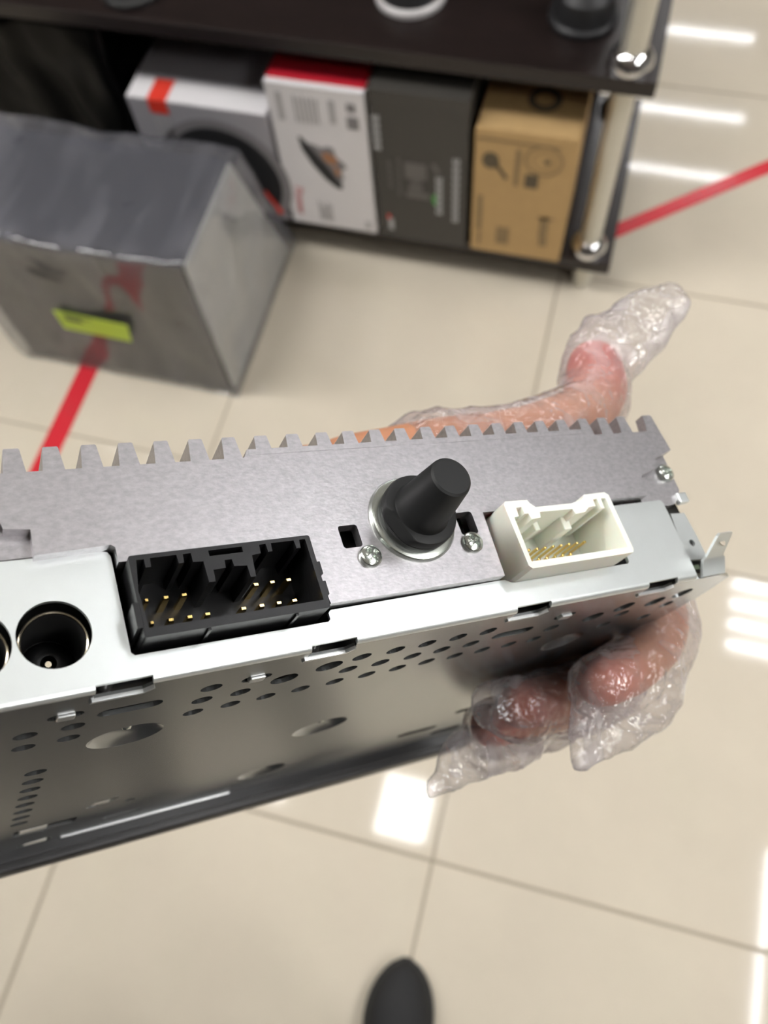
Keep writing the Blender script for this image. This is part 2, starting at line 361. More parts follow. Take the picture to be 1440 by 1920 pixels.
# carton C: charcoal
b = empty('carton', (.225, 1.140, BZ)); tag(b, 'tall charcoal carton with silver vertical lettering', 'box')
one_box('body', (0, .177, 0, .19, 0, .353), 'box_black', b, bev=.002)
one_box('lid_flap', (-.0006, .1776, -.0008, .02, .318, .3535), 'box_black', b, bev=.0006)
def letters(x, z0, z1, n, wd, mm):
    h = (z1 - z0) / n
    for k in range(n):
        q = z0 + k * h
        flat('letter', [(x, q), (x + wd, q), (x + wd, q + h * .72), (x + wd * .55, q + h * .72), (x + wd * .55, q + h * .3), (x + wd * .35, q + h * .3), (x + wd * .35, q + h * .72), (x, q + h * .72)], b, mm)
letters(.003, .224, .304, 5, .013, 'print_silver'); letters(.118, .084, .182, 6, .012, 'print_silver'); letters(.150, .070, .232, 9, .012, 'print_silver')
letters(.026, .135, .205, 5, .007, 'print_dim'); letters(.044, .120, .215, 6, .006, 'print_dim')
for z0, z1, x0, x1 in ((.165, .203, .058, .100), (.155, .163, .070, .09), (.118, .132, .06, .105), (.136, .15, .066, .092)): flat('table_print', rect(x0, z0, x1, z1), b, 'print_dim')
flat('green_print', [(.112, .110), (.118, .104), (.118, .138), (.110, .126)], b, 'print_green')
flat('leaf_print', [(.108, .206), (.117, .210), (.126, .190), (.120, .184)], b, 'print_dim')
flat('badge', rect(.020, .022, .030, .052), b, 'print_silver'); flat('badge_dot', rect(.018, .052, .024, .062), b, 'print_red')
# carton D: brown cardboard
b = empty('carton', (.413, 1.140, BZ)); tag(b, 'brown cardboard carton with dark microphone-like drawing beside the post', 'box')
one_box('body', (0, .180, 0, .19, 0, .302), 'kraft', b, bev=.003)
one_box('top_flap', (.003, .177, .001, .095, .3015, .304), 'kraft', b); one_box('top_flap', (.003, .177, .097, .188, .3015, .304), 'kraft', b)
plate('round_print', circle(.105, .085, .030, 28), [circle(.105, .085, .017, 24)], lambda a, q, u: (a, q, .304 + u), .0005, 'kraft_ink', b, 1)
flat('knob_print', circle(.030, .236, .0155, 10, .0185), b, 'kraft_ink'); flat('stem_print', [(.038, .226), (.043, .231), (.064, .200), (.058, .196)], b, 'kraft_ink')
plate('ring_print', circle(.124, .250, .034, 36), [circle(.124, .250, .030, 32)], lambda a, q, u: (a, -.0004 - u, q), .0005, 'kraft_faint', b, 1)
plate('ring_print', circle(.124, .250, .020, 28), [circle(.124, .250, .0185, 28)], lambda a, q, u: (a, -.0004 - u, q), .0005, 'kraft_faint', b, 1)
flat('dot_print', circle(.130, .249, .0055, 12), b, 'kraft_ink'); flat('plug_print', rect(.094, .185, .118, .216), b, 'kraft_ink')
flat('bar_print', rect(.074, .185, .083, .268), b, 'kraft_faint'); flat('frame_line', rect(.004, .280, .150, .284), b, 'kraft_faint')
for x0, z0, x1, z1 in ((.010, .06, .020, .15), (.05, .03, .075, .075), (.132, .06, .148, .118), (.126, .112, .156, .118), (.134, .04, .15, .06), (.014, .02, .02, .055)): flat('text_print', rect(x0, z0, x1, z1), b, 'kraft_faint')

# loudspeakers standing on the upper board
def speaker(x, y, r, h, rim, label, top='cone_black'):
    e = empty('loudspeaker', (x, y, UZ1)); tag(e, label, 'loudspeaker', 'loudspeakers on the upper shelf board')
    bm = bmesh.new(); lathe(bm, [(r * .96, 0), (r, .002), (r, .010), (r * .93, .014), (r * .90, .014)], 40, (0, 0, 0), 'z', 1); link('rim', bm, rim, e, True, 35)
    bm = bmesh.new(); lathe(bm, [(r * .88, .013), (r * .84, .022), (r * .80, h * .55), (r * .55, h * .72), (r * .52, h)], 40, (0, 0, 0), 'z', 1); link('basket', bm, top, e, True, 35)
    bm = bmesh.new(); lathe(bm, [(r * .56, h * .74), (r * .60, h * .78), (r * .60, h * 1.0), (r * .56, h * 1.04)], 36, (0, 0, 0), 'z', 1); link('magnet', bm, 'dark_metal', e, True, 35)
speaker(.268, 1.285, .060, .06, 'speaker_rim', 'black loudspeaker with pale rim in the middle of the upper board')
speaker(.556, 1.280, .056, .085, 'cone_black', 'all black loudspeaker beside the post on the upper board')
speaker(-.215, 1.225, .058, .06, 'dark_metal', 'dark loudspeaker at the left of the upper board')
# black sack-like wrapped thing behind the box
def wrapped(name, x0, x1, y0, y1, z0, z1, amp, mt, parent=None, nx=26, shear=0, seed=0, fs=9.0):
    """box skin of film with folds"""
    bm = bmesh.new(); bmesh.ops.create_cube(bm, size=1)
    bmesh.ops.subdivide_edges(bm, edges=bm.edges, cuts=nx, use_grid_fill=True)
    for v in bm.verts:
        u = v.co + Vector((.5, .5, .5)); back = y1 - shear * u.z
        p = Vector((x0 + (x1 - x0) * u.x, y0 + (back - y0) * u.y, z0 + (z1 - z0) * u.z))
        q = p * fs + Vector((seed, seed * 2, 0))
        d = noise.turbulence_vector(Vector((q.x, q.y, q.z * .45)), 3, False, noise_basis='PERLIN_ORIGINAL') * amp
        edge = min(1, 12 * u.z)
        d.z *= .6; p += d * edge; v.co = p
    return link(name, bm, mt, parent, True)
o = wrapped('plastic_sack', -.80, -.30, 1.20, 1.55, SZ1 + .004, .455, .030, 'bag_black', seed=3, fs=7)
tag(o, 'black crumpled plastic wrapped bundle at the left of the lower board', 'bundle')

# ------------------------------------------------------------------ plastic-wrapped speaker box on the floor
sb = empty('speaker_box', (-.22, .97, 0)); sb.location = (0, 0, 0); tag(sb, 'dark speaker box wrapped in clear plastic with a green sticker on the floor', 'speaker box')
bm = bmesh.new()
X0, X1, Y0, ZT = -.455, .002, .769, .388
v = [bm.verts.new(p) for p in ((X0, Y0, 0), (X1, Y0, 0), (X1, 1.15, 0), (X0, 1.15, 0), (X0, Y0, ZT), (X1, Y0, ZT), (X1, 1.008, ZT), (X0, 1.008, ZT))]
for f in ((0, 3, 2, 1), (4, 5, 6, 7), (0, 1, 5, 4), (1, 2, 6, 5), (2, 3, 7, 6), (3, 0, 4, 7)): bm.faces.new([v[i] for i in f])
bmesh.ops.bevel(bm, geom=bm.edges[:], offset=.004, segments=2, affect='EDGES')
link('cabinet', bm, 'navy_carpet', sb, True, 30)
one_box('front_board', (X0 + .004, X1 - .004, Y0 - .003, Y0 + .004, .004, ZT - .006), 'grey_board', sb, bev=.001)
side = bmesh.new()
sv = [[side.verts.new((X1 + dx, y, z)) for y, z in ((Y0 + .004, .004), (1.143, .004), (1.004, ZT - .006), (Y0 + .004, ZT - .006))] for dx in (-.002, .003)]
side.faces.new(sv[0][::-1]); side.faces.new(sv[1])
for i in range(4): side.faces.new((sv[0][i], sv[0][(i + 1) % 4], sv[1][(i + 1) % 4], sv[1][i]))
mat('side_board', (.68, .675, .62), .6)
link('side_board', side, 'side_board', sb)
wrapped('plastic_wrap', X0 - .010, X1 + .014, Y0 - .013, 1.172, .001, ZT + .010, .0095, 'wrap_film', sb, 34, .148, 1, 8)
st = plate('sticker', [(-.300, .218), (-.150, .212), (-.161, .157), (-.300, .161)], [], lambda a, q, u: (a, Y0 - .0220 - u, q), .0008, 'label_green', sb, 1)
plate('sticker_print', [(-.284, .204), (-.250, .202), (-.246, .192), (-.280, .194)], [], lambda a, q, u: (a, Y0 - .0229 - u, q), .0005, 'ink', st, 1)
plate('sticker_print', [(-.284, .212), (-.226, .209), (-.226, .206), (-.284, .209)], [], lambda a, q, u: (a, Y0 - .0229 - u, q), .0005, 'ink', st, 1)
plate('tear', [(-.300, .336), (-.285, .341), (-.262, .333), (-.232, .320), (-.240, .312), (-.262, .316), (-.280, .318), (-.292, .326)], [], lambda a, q, u: (a, Y0 - .0225 - u, q), .0008, 'ink', sb, 1)

# ------------------------------------------------------------------ shoe of the person
sho = empty('shoe', (.606, -.28, 0), math.radians(5)); tag(sho, 'black shoe on the tiles, its rounded toe cap in view below the radio', 'shoe')
def shoe_outline(t):   # t 0 toe .. 1 heel : half width
    return .049 * (math.sin(math.pi * min(1, .5 * (t / .30) ** .62)) if t < .30 else 1 - .28 * ((t - .30) / .42) if t < .72 else .035 / .049 * math.sqrt(max(0, 1 - ((t - .72) / .28) ** 2.4)))
bm = bmesh.new(); rings = []; n = 22
for k in range(23):
    t = .002 + .996 * k / 22; y = .135 - .29 * t; hw = max(.004, shoe_outline(t)); top = .028 + .028 * min(1, t / .22) ** .6 + .045 * max(0, (t - .35) / .65)
    rings.append([bm.verts.new((hw * math.cos(math.pi * 2 * j / n) * (1 if math.sin(math.pi * 2 * j / n) < .2 else .97), y, .012 + (top - .012) * max(0, math.sin(2 * math.pi * j / n)) ** .75)) for j in range(n)])
for a, b_ in zip(rings, rings[1:]):
    for i in range(n): bm.faces.new((a[i], a[(i + 1) % n], b_[(i + 1) % n], b_[i]))
bm.faces.new(rings[0]); bm.faces.new(rings[-1])
link('upper', bm, 'shoe', sho, True)
P = [(shoe_outline(.002 + .996 * k / 30) * 1.04 + .002, .137 - .294 * k / 30) for k in range(31)]
plate('sole', P + [(-a, q) for a, q in P[::-1]], [], lambda a, q, u: (a, q, .0005 + u), .0135, 'sole', sho, 1, True)
sh2 = sho.copy(); C.objects.link(sh2); sh2.location = (.375, -.44, 0); sh2.rotation_euler = (0, 0, math.radians(14))
tag(sh2, 'other black shoe, further back to the left than the one whose toe shows', 'shoe', 'black shoes of the person'); sho['group'] = 'black shoes of the person'
for ch in list(sho.children):
    c_ = ch.copy(); C.objects.link(c_); c_.parent = sh2

# ------------------------------------------------------------------ car radio (local frame in mm: x width, y depth away from rear, z height)
RM = Matrix(((.7424494446, -.4106620676, -.5292688243, .672650313), (.484616588, -.2162240194, .8475812268, .051131442), (-.4625100916, -.8857786629, .0384782469, 1.266096283), (0, 0, 0, 1)))
rad = empty('car_radio'); rad.matrix_world = RM; rad.empty_display_size = .02
tag(rad, 'silver car radio seen from behind with black and white sockets and finned heatsink', 'car radio')
LX, RX, D = -176.0, 20.0, 168.0
SLOTS = [(-152.3, -142.2), (-110.8, -100.6), (-59.3, -49.3), (-17.4, -7.2)]
XZ = lambda y0: (lambda a, b_, t: (a, y0 + t, b_))
# rear sheet
rear = [(LX, 1.2), (0, 1.2), (.3, 22.2), (-.1, 22.9), (-.8, 23.2), (-20.8, 23.2), (-20.8, 7.6), (-21.4, 7.0), (-57.0, 7.0), (-58.2, 7.2), (-60.0, 8.0), (-61, 8.1), (-104.6, 7.8), (-105.2, 7.2), (-105.2, 5.9), (-105.7, 5.4),
        (-144.6, 5.4), (-145.2, 6.0), (-145.3, 25.4), (-145.8, 26.3), (-146.8, 26.6), (LX, 26.9)]
rh = [circle(-157.4, 11.7, 6.35, 40)] + [circle(-170.7, 11.7, 6.35, 40)]
plate('rear_sheet', rear, rh, XZ(0), .9, 'steel', rad)
# fold between rear sheet and bottom sheet
bm = bmesh.new(); edges = [LX] + [q for s_ in SLOTS for q in s_] + [.0]
for i in range(0, len(edges), 2):
    x0, x1 = edges[i], edges[i + 1]; pr_ = []
    for x in (x0, x1):
        ring = []
        for rr in (1.2, .35):
            ring.append([bm.verts.new(Vector((x, 1.2 - rr * math.cos(math.radians(a)), 1.2 - rr * math.sin(math.radians(a)))) * .001) for a in range(0, 91, 15)])
        pr_.append(ring)
    A, B_ = pr_
    for k in range(2):
        for j in range(6): bm.faces.new((A[k][j], A[k][j + 1], B_[k][j + 1], B_[k][j]))
    for S_ in (A, B_):
        for j in range(6): bm.faces.new((S_[0][j], S_[0][j + 1], S_[1][j + 1], S_[1][j]))
link('fold', bm, 'steel', rad, True, 50)
# bottom sheet
out = [(LX, 1.2)]
for a, b_ in SLOTS: out += [(a, 1.2), (a, 4.8), (b_ - 1.2, 4.8), (b_ + .6, 3.0), (b_, 1.2)]
out += [(9.5, 1.2), (16.5, 4.5), (19.0, 14), (RX, 22), (RX, D), (LX, D)]
H = []
vent = [(-162.6, 20.6), (-162.4, 29.6), (-154, 20.8), (-154, 29.5), (-128.5, 12.7), (-128.5, 21), (-128.4, 30), (-120.1, 21.1), (-120, 29.9), (-111.7, 29.7), (-103.3, 29.5), (-94.7, 12.1), (-94.7, 20.5), (-94.6, 29.4),
        (-86.2, 12), (-86.3, 20.5), (-86.1, 29.3), (-77.9, 11.9), (-77.6, 20.5), (-77.6, 29.2), (-69.5, 11.7), (-69.5, 20.2), (-69.3, 29), (-60.8, 11.8), (-60.8, 20.4), (-60.7, 29.2), (-52.2, 29.2), (-43.4, 29.4), (-35, 29.4), (-34.8, 21.2), (-9.6, 29.7), (-9.5, 21.4), (7.6, 21), (7, 30.6)]
H += [circle(x, y, 2.25, 18) for x, y in vent]
H += [circle(x, y, 3.1, 22) for x, y in ((-111.3, 17.3), (-101.8, 14.3), (-22.2, 18.7), (-14.2, 14.7), (-1.8, 15.7), (6.0, 12.6))]
H += [circle(-158.4, 55.3 + 9.1 * k, 2.4, 18) for k in range(8)]
H += [stadium(-143.9, 15.8, 12.6, 4.6), stadium(-49.6, 17.8, 12.4, 4.6)]
H += [stadium(x, y, 6.6, 3.6) for x, y in ((-156.2, 12.0), (-119.1, 12.0), (-37.2, 11.6))]
DIM = [(-141.4, 38.6, 8.2), (-79.0, 81.6, 8.4), (-80.5, 137, 8.4), (-18.0, 39.4, 6.8)]
H += [circle(x, y, r, 36) for x, y, r in DIM]
H += [rect(-159.2, 133.0, -141.2, 142.0), [(-140.2, 121.5), (-138.6, 117.6), (-131.9, 114.8), (-131.0, 117), (-132.2, 119.5), (-137, 122)], stadium(-125.5, 149.5, 13, 3.2), circle(-126.5, 126, 1.6, 12),
      [(-156.5, 162), (-147.5, 159.5), (-146, 163), (-147, 166.2), (-156.8, 166.2)], circle(-149.5, 146.5, 1.3, 12), stadium(-90, 160, 5, 2.6), stadium(-84, 158, 4, 2.4),
      stadium(-17.5, 137.5, 17, 6.0), stadium(-4, 116, 16, 5.5), stadium(3, 152, 14, 8)]
plate('bottom_sheet', out, H, lambda a, b_, t: (a, b_, t), 1.0, 'steel_shaded', rad)
for x, y, r in DIM:
    bm = bmesh.new(); rings = lathe(bm, [(r, .02, 0), (r * .93, .5), (r * .8, 1.3), (r * .6, 2.1), (r * .35, 2.6), (.01, 2.7)], 36, (x, y, 0), 'z')
    d = link('dimple', bm, 'steel_shaded', rad, True, 60)
    bm = bmesh.new(); lathe(bm, [(1.3, 2.6), (1.2, 1.7), (.8, 1.1), (.01, 1.0)], 18, (x + r * .05, y - r * .12, 0), 'z'); link('screw_tip', bm, 'zinc', d, True, 50)
for a, b_ in SLOTS:      # bright lanced lips along the slots
    bm = bmesh.new()
    P = [(a - .6, 5.6), (a - .2, 4.75), (b_ - 1.2, 4.75), (b_ + .5, 2.9), (b_ + .7, 3.4), (b_ - 1.0, 5.4)]
    plate('slot_lip', P, [], lambda p, q, t: (p, q, -.40 + t), .75, 'steel_edge', rad)
    bm = bmesh.new(); lathe(bm, [(1.6, 0), (1.4, .7), (.9, 1.2), (.01, 1.4)], 16, ((a + b_) / 2 - 2.6, 5.2, 2.4)); link('solder_bead', bm, 'dark_metal', rad, True)
for x, y in ((-156.2, 12.0), (-119.1, 12.0), (-37.2, 11.6)): one_box('bent_tab', (x - 1.7, x + 1.6, y - 1.2, y + 1.3, -.55, .6), 'steel_edge', rad, .001, .3)
one_box('white_clip', (-157.3, -149.6, 135.2, 139.6, .1, 2), 'white_clip', rad, .001, .2)
one_box('white_clip', (-138.6, -133.6, 115.6, 120.2, .0, 2), 'white_clip', rad, .001, .4)
one_box('white_clip', (-154.6, -147.6, 162.6, 165.6, .0, 2), 'white_clip', rad, .001, .3)
one_box('front_lip', (-143, -84, 166.8, 168.2, -.35, .4), 'steel_edge', rad, .001, .2)
one_box('side_sheet', (RX - .9, RX, 22, D, .9, 44), 'steel_shaded', rad, .001)
one_box('side_sheet', (LX, LX + .9, 2, D, .9, 44), 'steel_shaded', rad, .001)
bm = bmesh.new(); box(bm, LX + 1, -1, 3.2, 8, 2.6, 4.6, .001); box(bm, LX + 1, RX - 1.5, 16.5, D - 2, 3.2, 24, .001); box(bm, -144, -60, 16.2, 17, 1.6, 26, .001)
link('dark_fill', bm, 'inside', rad)  # near-black blocks put in for the dark interior behind the holes
one_box('dark_fill_sheet', (-172, 1, 8, 160, 3.6, 3.2 + 1.4), 'inside', rad, .001)  # same near-black, for the shade inside the case
# front panel (far end)
bm = bmesh.new(); box(bm, -182, 26, 170.5, 184, -6.0, 57, .001, 1.2); fp = link('front_panel', bm, 'black_bezel', rad, True, 35)
one_box('panel_rib', (-181, 25, 168.2, 170.8, -3.4, 54), 'black_bezel', rad, .001, .4)
one_box('screen', (-160, 4, 183.6, 184.6, 4, 50), 'inside', fp, .001, .2)
# heatsink casting
hs_out = [(LX, 33.6), (-163.6, 33.5), (-163.3, 32.0), (-158.8, 31.4), (-158.9, 26.1), (-145.4, 26.6), (-144.7, 26.0), (-144.7, 22.9), (-106.6, 22.7), (-105.3, 8.3), (-61.3, 8.25), (-60.6, 24.5), (-17.5, 24.0), (-6.8, 24.0), (-5.9, 29.9), (-3.0, 30.6), (.7, 31.6), (2.3, 34.7), (9.6, 36.9), (8.5, 48.3), (8.0, 48.6), (5.2, 48.6), (4.2, 43.4), (-18.4, 43.4), (-19.2, 45.3), (-113.8, 45.3), (-114.8, 43.4), (LX, 43.4)]
hs = plate('heatsink', hs_out, [rrect(-98.6, 19.8, -94.0, 25.1, .7), rrect(-68.5, 19.4, -63.8, 25.1, .7)], XZ(-2.5), 3.0, 'cast', rad)
bm = bmesh.new(); box(bm, LX, -113.8, .5, 60, 27.2, 43.4, .001); box(bm, -113.8, -18.8, .5, 60, 27.2, 45.3, .001); box(bm, -18.8, 9, .5, 60, 36.9, 43.4, .001); box(bm, -18.8, -5, .5, 60, 27.2, 43.4, .001)
link('heatsink_block', bm, 'cast', hs)
one_box('ridge', (-113.6, -19.0, -2.62, -2.4, 43.9, 45.25), 'cast', hs, .001)
one_box('recess_wall', (-99.6, -62.8, 4, 5.0, 18, 26.5), 'dark_metal', hs, .001)
for xc in [-174.2, -167, -159.85, -152.9, -145.8, -138.7, -131.6, -124.4, -117.2, -109.9, -102.5, -95.3, -88.6, -81.6, -74.8, -67.6, -60.5, -53.4, -46.3, -39.3, -32.3, -25.1, -17.5, -10.6, -3.4]:
    root = 43.4 if (xc < -116 or xc > -18) else 45.3
    wt = 1.45; wb = 1.45 + (48.6 - root) * .11
    pts = [(xc - wb, root - .1), (xc - wt, 48.35), (xc - wt + .22, 48.6), (xc + wt - .22, 48.6), (xc + wt, 48.35), (xc + wb, root - .1)]
    plate('fin', pts, [], XZ(-2.5), 62.5, 'cast', hs)
ear = [(-7, 24.4), (.7, 24.0), (8.6, 25.6), (9.0, 36.9), (-7, 36.9)]
plate('ear', [(-7, 23.0), (1.8, 21.3), (5.0, 21.8), (8.8, 25.6), (9.0, 37.5), (-7, 37.5)], [], XZ(.3), 2.2, 'cast', hs)
def screw(x, y, z, r, h, parent):
    bm = bmesh.new(); n, mr = 40, 12; rings = []
    for k in range(mr + 1):
        q = k / mr; ring = []
        for i in range(n):
            t = 2 * math.pi * i / n; rr = r * q; a, c = rr * math.cos(t), rr * math.sin(t)
            hh = h * (1 - .38 * q ** 2.5) if k < mr else h * .5
            u = abs(math.cos(t - .5)) * rr; v_ = abs(math.sin(t - .5)) * rr
            if min(u, v_) < r * .17 and max(u, v_) < r * .66: hh -= h * (.55 if max(u, v_) < r * .5 else .3)
            ring.append(bm.verts.new(Vector((x + a, y - hh, z + c)) * .001))
        rings.append(ring)
    rings.append([bm.verts.new(Vector((x + r * math.cos(2 * math.pi * i / n), y + .2, z + r * math.sin(2 * math.pi * i / n))) * .001) for i in range(n)])
    for a, b_ in zip(rings, rings[1:]):
        for i in range(n): bm.faces.new((a[i], a[(i + 1) % n], b_[(i + 1) % n], b_[i]))
    bmesh.ops.remove_doubles(bm, verts=bm.verts, dist=1e-7)
    return link('screw', bm, 'zinc', parent, True, 40)
screw(-93.4, -2.5, 17.1, 2.55, 1.7, rad); screw(-66.9, -2.5, 17.1, 2.55, 1.7, rad); screw(5.9, .3, 30.9, 2.6, 1.9, rad)
# rubber support boot
AX = (-80.1, -2.5, 24.6)
bm = bmesh.new(); lathe(bm, [(10.5, -.2), (10.5, .5), (10.1, 1.1), (9.3, 1.3), (7, 1.3)], 56, AX); wsh = link('washer', bm, 'zinc', rad, True, 40)
bm = bmesh.new(); rings = lathe(bm, [(8.5, 1.3), (8.6, 1.6), (8.6, 2.6), (8.2, 2.8), (8.2, 3.0), (8.75, 3.2), (8.75, 4.6), (8.5, 5.2), (8.0, 5.4), (6.55, 5.45), (6.3, 5.9), (6.1, 7.5), (4.75, 18.6), (4.6, 19.1), (4.1, 19.5), (.01, 19.55)], 64, AX)
ax = Vector((AX[0], 0, AX[2])) * .001; dv = Vector((math.cos(math.radians(204)), 0, math.sin(math.radians(204))))
for v_ in bm.verts:      # flat cut on the collar
    hgt = -(v_.co.y * 1000 - AX[1])
    if 2.9 < hgt < 5.5:
        q = (v_.co - Vector((ax.x, v_.co.y, ax.z))).dot(dv) * 1000; lim = 8.4 - (hgt - 3.0) * .62
        if q > lim: v_.co -= dv * (q - lim) * .001
link('rubber_boot', bm, 'black_rubber', rad, True, 32)
# black multi-pin socket
bs = empty('black_socket'); bs.parent = rad
x0, x1, z0, z1, yf, yb = -143.5, -106.9, 6.6, 22.7, -5.2, 8.5
def shell(name, outer, inner, y0_, y1_, mt, par): return plate(name, outer, [inner], XZ(y0_), y1_ - y0_, mt, par)
inner = [(-142.4, 8.3), (-142.9, 15.6), (-142.1, 21.7), (-140.7, 21.7), (-140.7, 20.0), (-139.7, 20.0), (-139.6, 21.8), (-134.6, 21.8), (-134.5, 20.0), (-133.5, 20.0), (-133.4, 21.8), (-131.8, 21.8), (-131.8, 19.9), (-129.8, 19.8), (-129.7, 15.4), (-128.4, 15.4), (-128.3, 17.8), (-125.8, 17.9), (-125.7, 19.5), (-124.2, 19.5), (-124.1, 18.0), (-121.5, 17.8), (-121.4, 15.3), (-120.3, 15.3), (-120.0, 19.8), (-118.1, 20.0), (-118.0, 21.8), (-116.6, 21.9), (-116.5, 20.1), (-115.6, 20.1), (-115.5, 21.9), (-110.5, 21.9), (-110.4, 20.1), (-109.5, 20.1), (-109.3, 21.9), (-108.0, 21.9), (-107.9, 8.4)]
H_ = [rect(-128.4, 20.7, -121.6, 21.9)]
plate('housing', rrect(x0, z0, x1, z1, .5, 3), [inner] + H_, XZ(yf), yb - yf, 'black_plastic', bs)
one_box('socket_floor', (x0 + .3, x1 - .3, 7.6, 9.2, z0 + .4, z1 - .4), 'black_plastic', bs, .001)
for xx in (-131.6, -114.0): one_box('rib', (xx - .35, xx + .35, yf + .3, 2, z0 - .5, z0 + .2), 'black_plastic', bs, .001, .1)
one_box('side_latch', (x0 - .9, x0 + .3, yf - .1, 6, 8.5, 13.4), 'black_plastic', bs, .001, .15)
one_box('side_latch', (x1 - .2, x1 + .8, yf + .3, 6, 9.5, 12.5), 'black_plastic', bs, .001, .15)
one_box('side_latch', (x1 - .2, x1 + .8, yf + .3, 6, 14.0, 16.8), 'black_plastic', bs, .001, .15)
for x, z in [(-140.3, 15.9), (-136.6, 15.9), (-133.1, 15.9), (-118.4, 15.9), (-114.9, 15.9), (-111.3, 15.9), (-140.2, 11.3), (-136.6, 11.3), (-133, 11.3), (-129.5, 11.3), (-122.2, 11.3), (-118.4, 11.3), (-114.7, 11.3), (-111.3, 11.3)]:
    bm = bmesh.new(); wv = .62 if x > -139 else .38
    vs = []
    for y_, k in ((8, 1), (1.4, 1), (.7, .7)): vs.append([bm.verts.new(Vector((x + sx * wv * k, y_, z + sz * .36 * k)) * .001) for sx, sz in ((-1, -1), (1, -1), (1, 1), (-1, 1))])
    for A, B_ in zip(vs, vs[1:]):
        for i in range(4): bm.faces.new((A[i], A[(i + 1) % 4], B_[(i + 1) % 4], B_[i]))
    bm.faces.new(vs[-1]); bm.faces.new(vs[0][::-1]); link('pin', bm, 'gold', bs)
# white multi-pin socket
ws = empty('white_socket'); ws.parent = rad
wo = [(-58.0, 7.9), (-57.2, 7.1), (-26.2, 7.1), (-25.5, 7.9), (-25.6, 23.0), (-26.6, 23.9), (-33.4, 23.8), (-34.2, 23.0), (-35.0, 22.5), (-38.4, 21.9), (-49.4, 22.0), (-50.6, 23.2), (-51.0, 24.1), (-57.4, 24.3), (-58.1, 23.6)]
wi = [(-56.7, 8.8), (-27.0, 8.6), (-27.1, 22.2), (-28.6, 22.3), (-28.8, 19.6), (-29.8, 19.6), (-29.9, 22.3), (-31.2, 22.3), (-31.3, 20.4), (-32.4, 20.4), (-33.6, 20.3), (-35.4, 19.2), (-38.4, 19.0), (-38.8, 20.4), (-48.8, 20.6), (-49.2, 19.2), (-51.9, 19.0), (-52.2, 20.6), (-53.3, 20.6), (-53.4, 22.4), (-55.0, 22.4), (-55.2, 20.2), (-56.6, 20.0)]
wsh_ = plate('housing', wo, [wi], XZ(-7.6), 16.6, 'white_plastic', ws)
one_box('socket_floor', (-57.5, -26, 8.2, 9.2, 7.4, 22), 'white_plastic', ws, .001)
one_box('guide_rail', (-47.2, -45.6, -2.0, 8.4, 18.4, 20.8), 'white_plastic', ws, .001, .3)
one_box('guide_rail', (-39.8, -37.4, -3.5, 8.4, 17.0, 20.8), 'white_plastic', ws, .001, .3)
for k in range(8): one_box('pin', (-48.4 + 2.55 * k - .32, -48.4 + 2.55 * k + .32, 1.4, 8.6, 14.7, 15.3), 'gold', ws, .001, .12)
for k in range(6): one_box('pin', (-49.0 + 2.5 * k - .32, -49.0 + 2.5 * k + .32, 1.4, 8.6, 12.0, 12.6), 'gold', ws, .001, .12)
# coaxial jacks behind the round holes
for cx in (-157.6, -171.0):
    j = empty('jack'); j.parent = rad
    bm = bmesh.new(); rings = []
    for r_, y_ in ((6.0, 20), (6.0, 2.3), (5.8, 2.1), (5.55, 2.3), (5.5, 20)):
        rings.append([bm.verts.new(Vector((cx + .2 + r_ * math.cos(2 * math.pi * i / 44), y_, 11.0 + r_ * math.sin(2 * math.pi * i / 44))) * .001) for i in range(44)])
    for A, B_ in zip(rings, rings[1:]):
        for i in range(44): bm.faces.new((A[i], A[(i + 1) % 44], B_[(i + 1) % 44], B_[i]))
    link('shell', bm, 'nickel', j, True, 40)
    bm = bmesh.new(); lathe(bm, [(5.45, -19.4), (5.4, -18.2), (4.9, -15.6), (3.6, -14.0), (2.3, -13.4), (1.5, -13.6), (1.3, -19)], 36, (cx + .2, 0, 11.0), '-y'); link('insulator', bm, 'black_plastic', j, True, 40)
    bm = bmesh.new(); lathe(bm, [(.8, -19), (.8, -14.6), (.6, -14.2), (.01, -14.2)], 16, (cx + .2, 0, 11.0), '-y'); link('pin', bm, 'nickel', j, True, 40)
    bm = bmesh.new(); lathe(bm, [(5.48, -2.6), (5.40, -2.8), (5.4, -19.4)], 36, (cx + .2, 0, 11.0), '-y'); 
    for f in [f for f in bm.faces if len(f.verts) > 4]: bm.faces.remove(f)
    link('sleeve', bm, 'dark_metal', j, True, 40)
# right hand hardware
sbk = [(2.6, 19.4), (7.8, 19.1), (8.3, 11.6), (8.2, 5.9), (6.6, 5.1), (1.8, 5.5), (1.2, 9)]
plate('side_bracket', sbk, [circle(5.4, 10.2, .95, 16)], XZ(1.4), 1.0, 'steel', rad)
one_box('clip', (6.1, 9.6, -.7, 1.2, 21.4, 24.5), 'steel', rad, .001, .4)
one_box('chassis_corner', (1.2, 8.4, 3.2, 16, 2.0, 24), 'dark_metal', rad, .001)
one_box('board_edge', (.8, 5.0, 2.4, 5, 3.0, 4.2), 'green_board', rad, .001)
lug = bmesh.new()
PF = [(1.8, .1, 0, 10.4), (1.9, -.35, 1.2, 10.7), (2.2, -.9, 2.4, 10.9), (2.4, -1.8, 3.7, 10.8), (3.2, -2.6, 4.2, 9.6), (3.4, -8.6, 7.4, 8.8), (3.9, -9.3, 7.8, 8.4)]
fr_, bk_ = [], []
for xl, y_, z_, xr in PF:
    nrm = Vector((0, .75, .6)) if y_ < -1 else Vector((0, 1, .2))
    nrm.normalize(); nrm *= .8
    fr_.append([Vector((xl, y_, z_)), Vector((xr, y_, z_))]); bk_.append([p + nrm for p in fr_[-1]])
LV = [[[lug.verts.new(p * .001) for p in row] for row in rows] for rows in (fr_, bk_)]
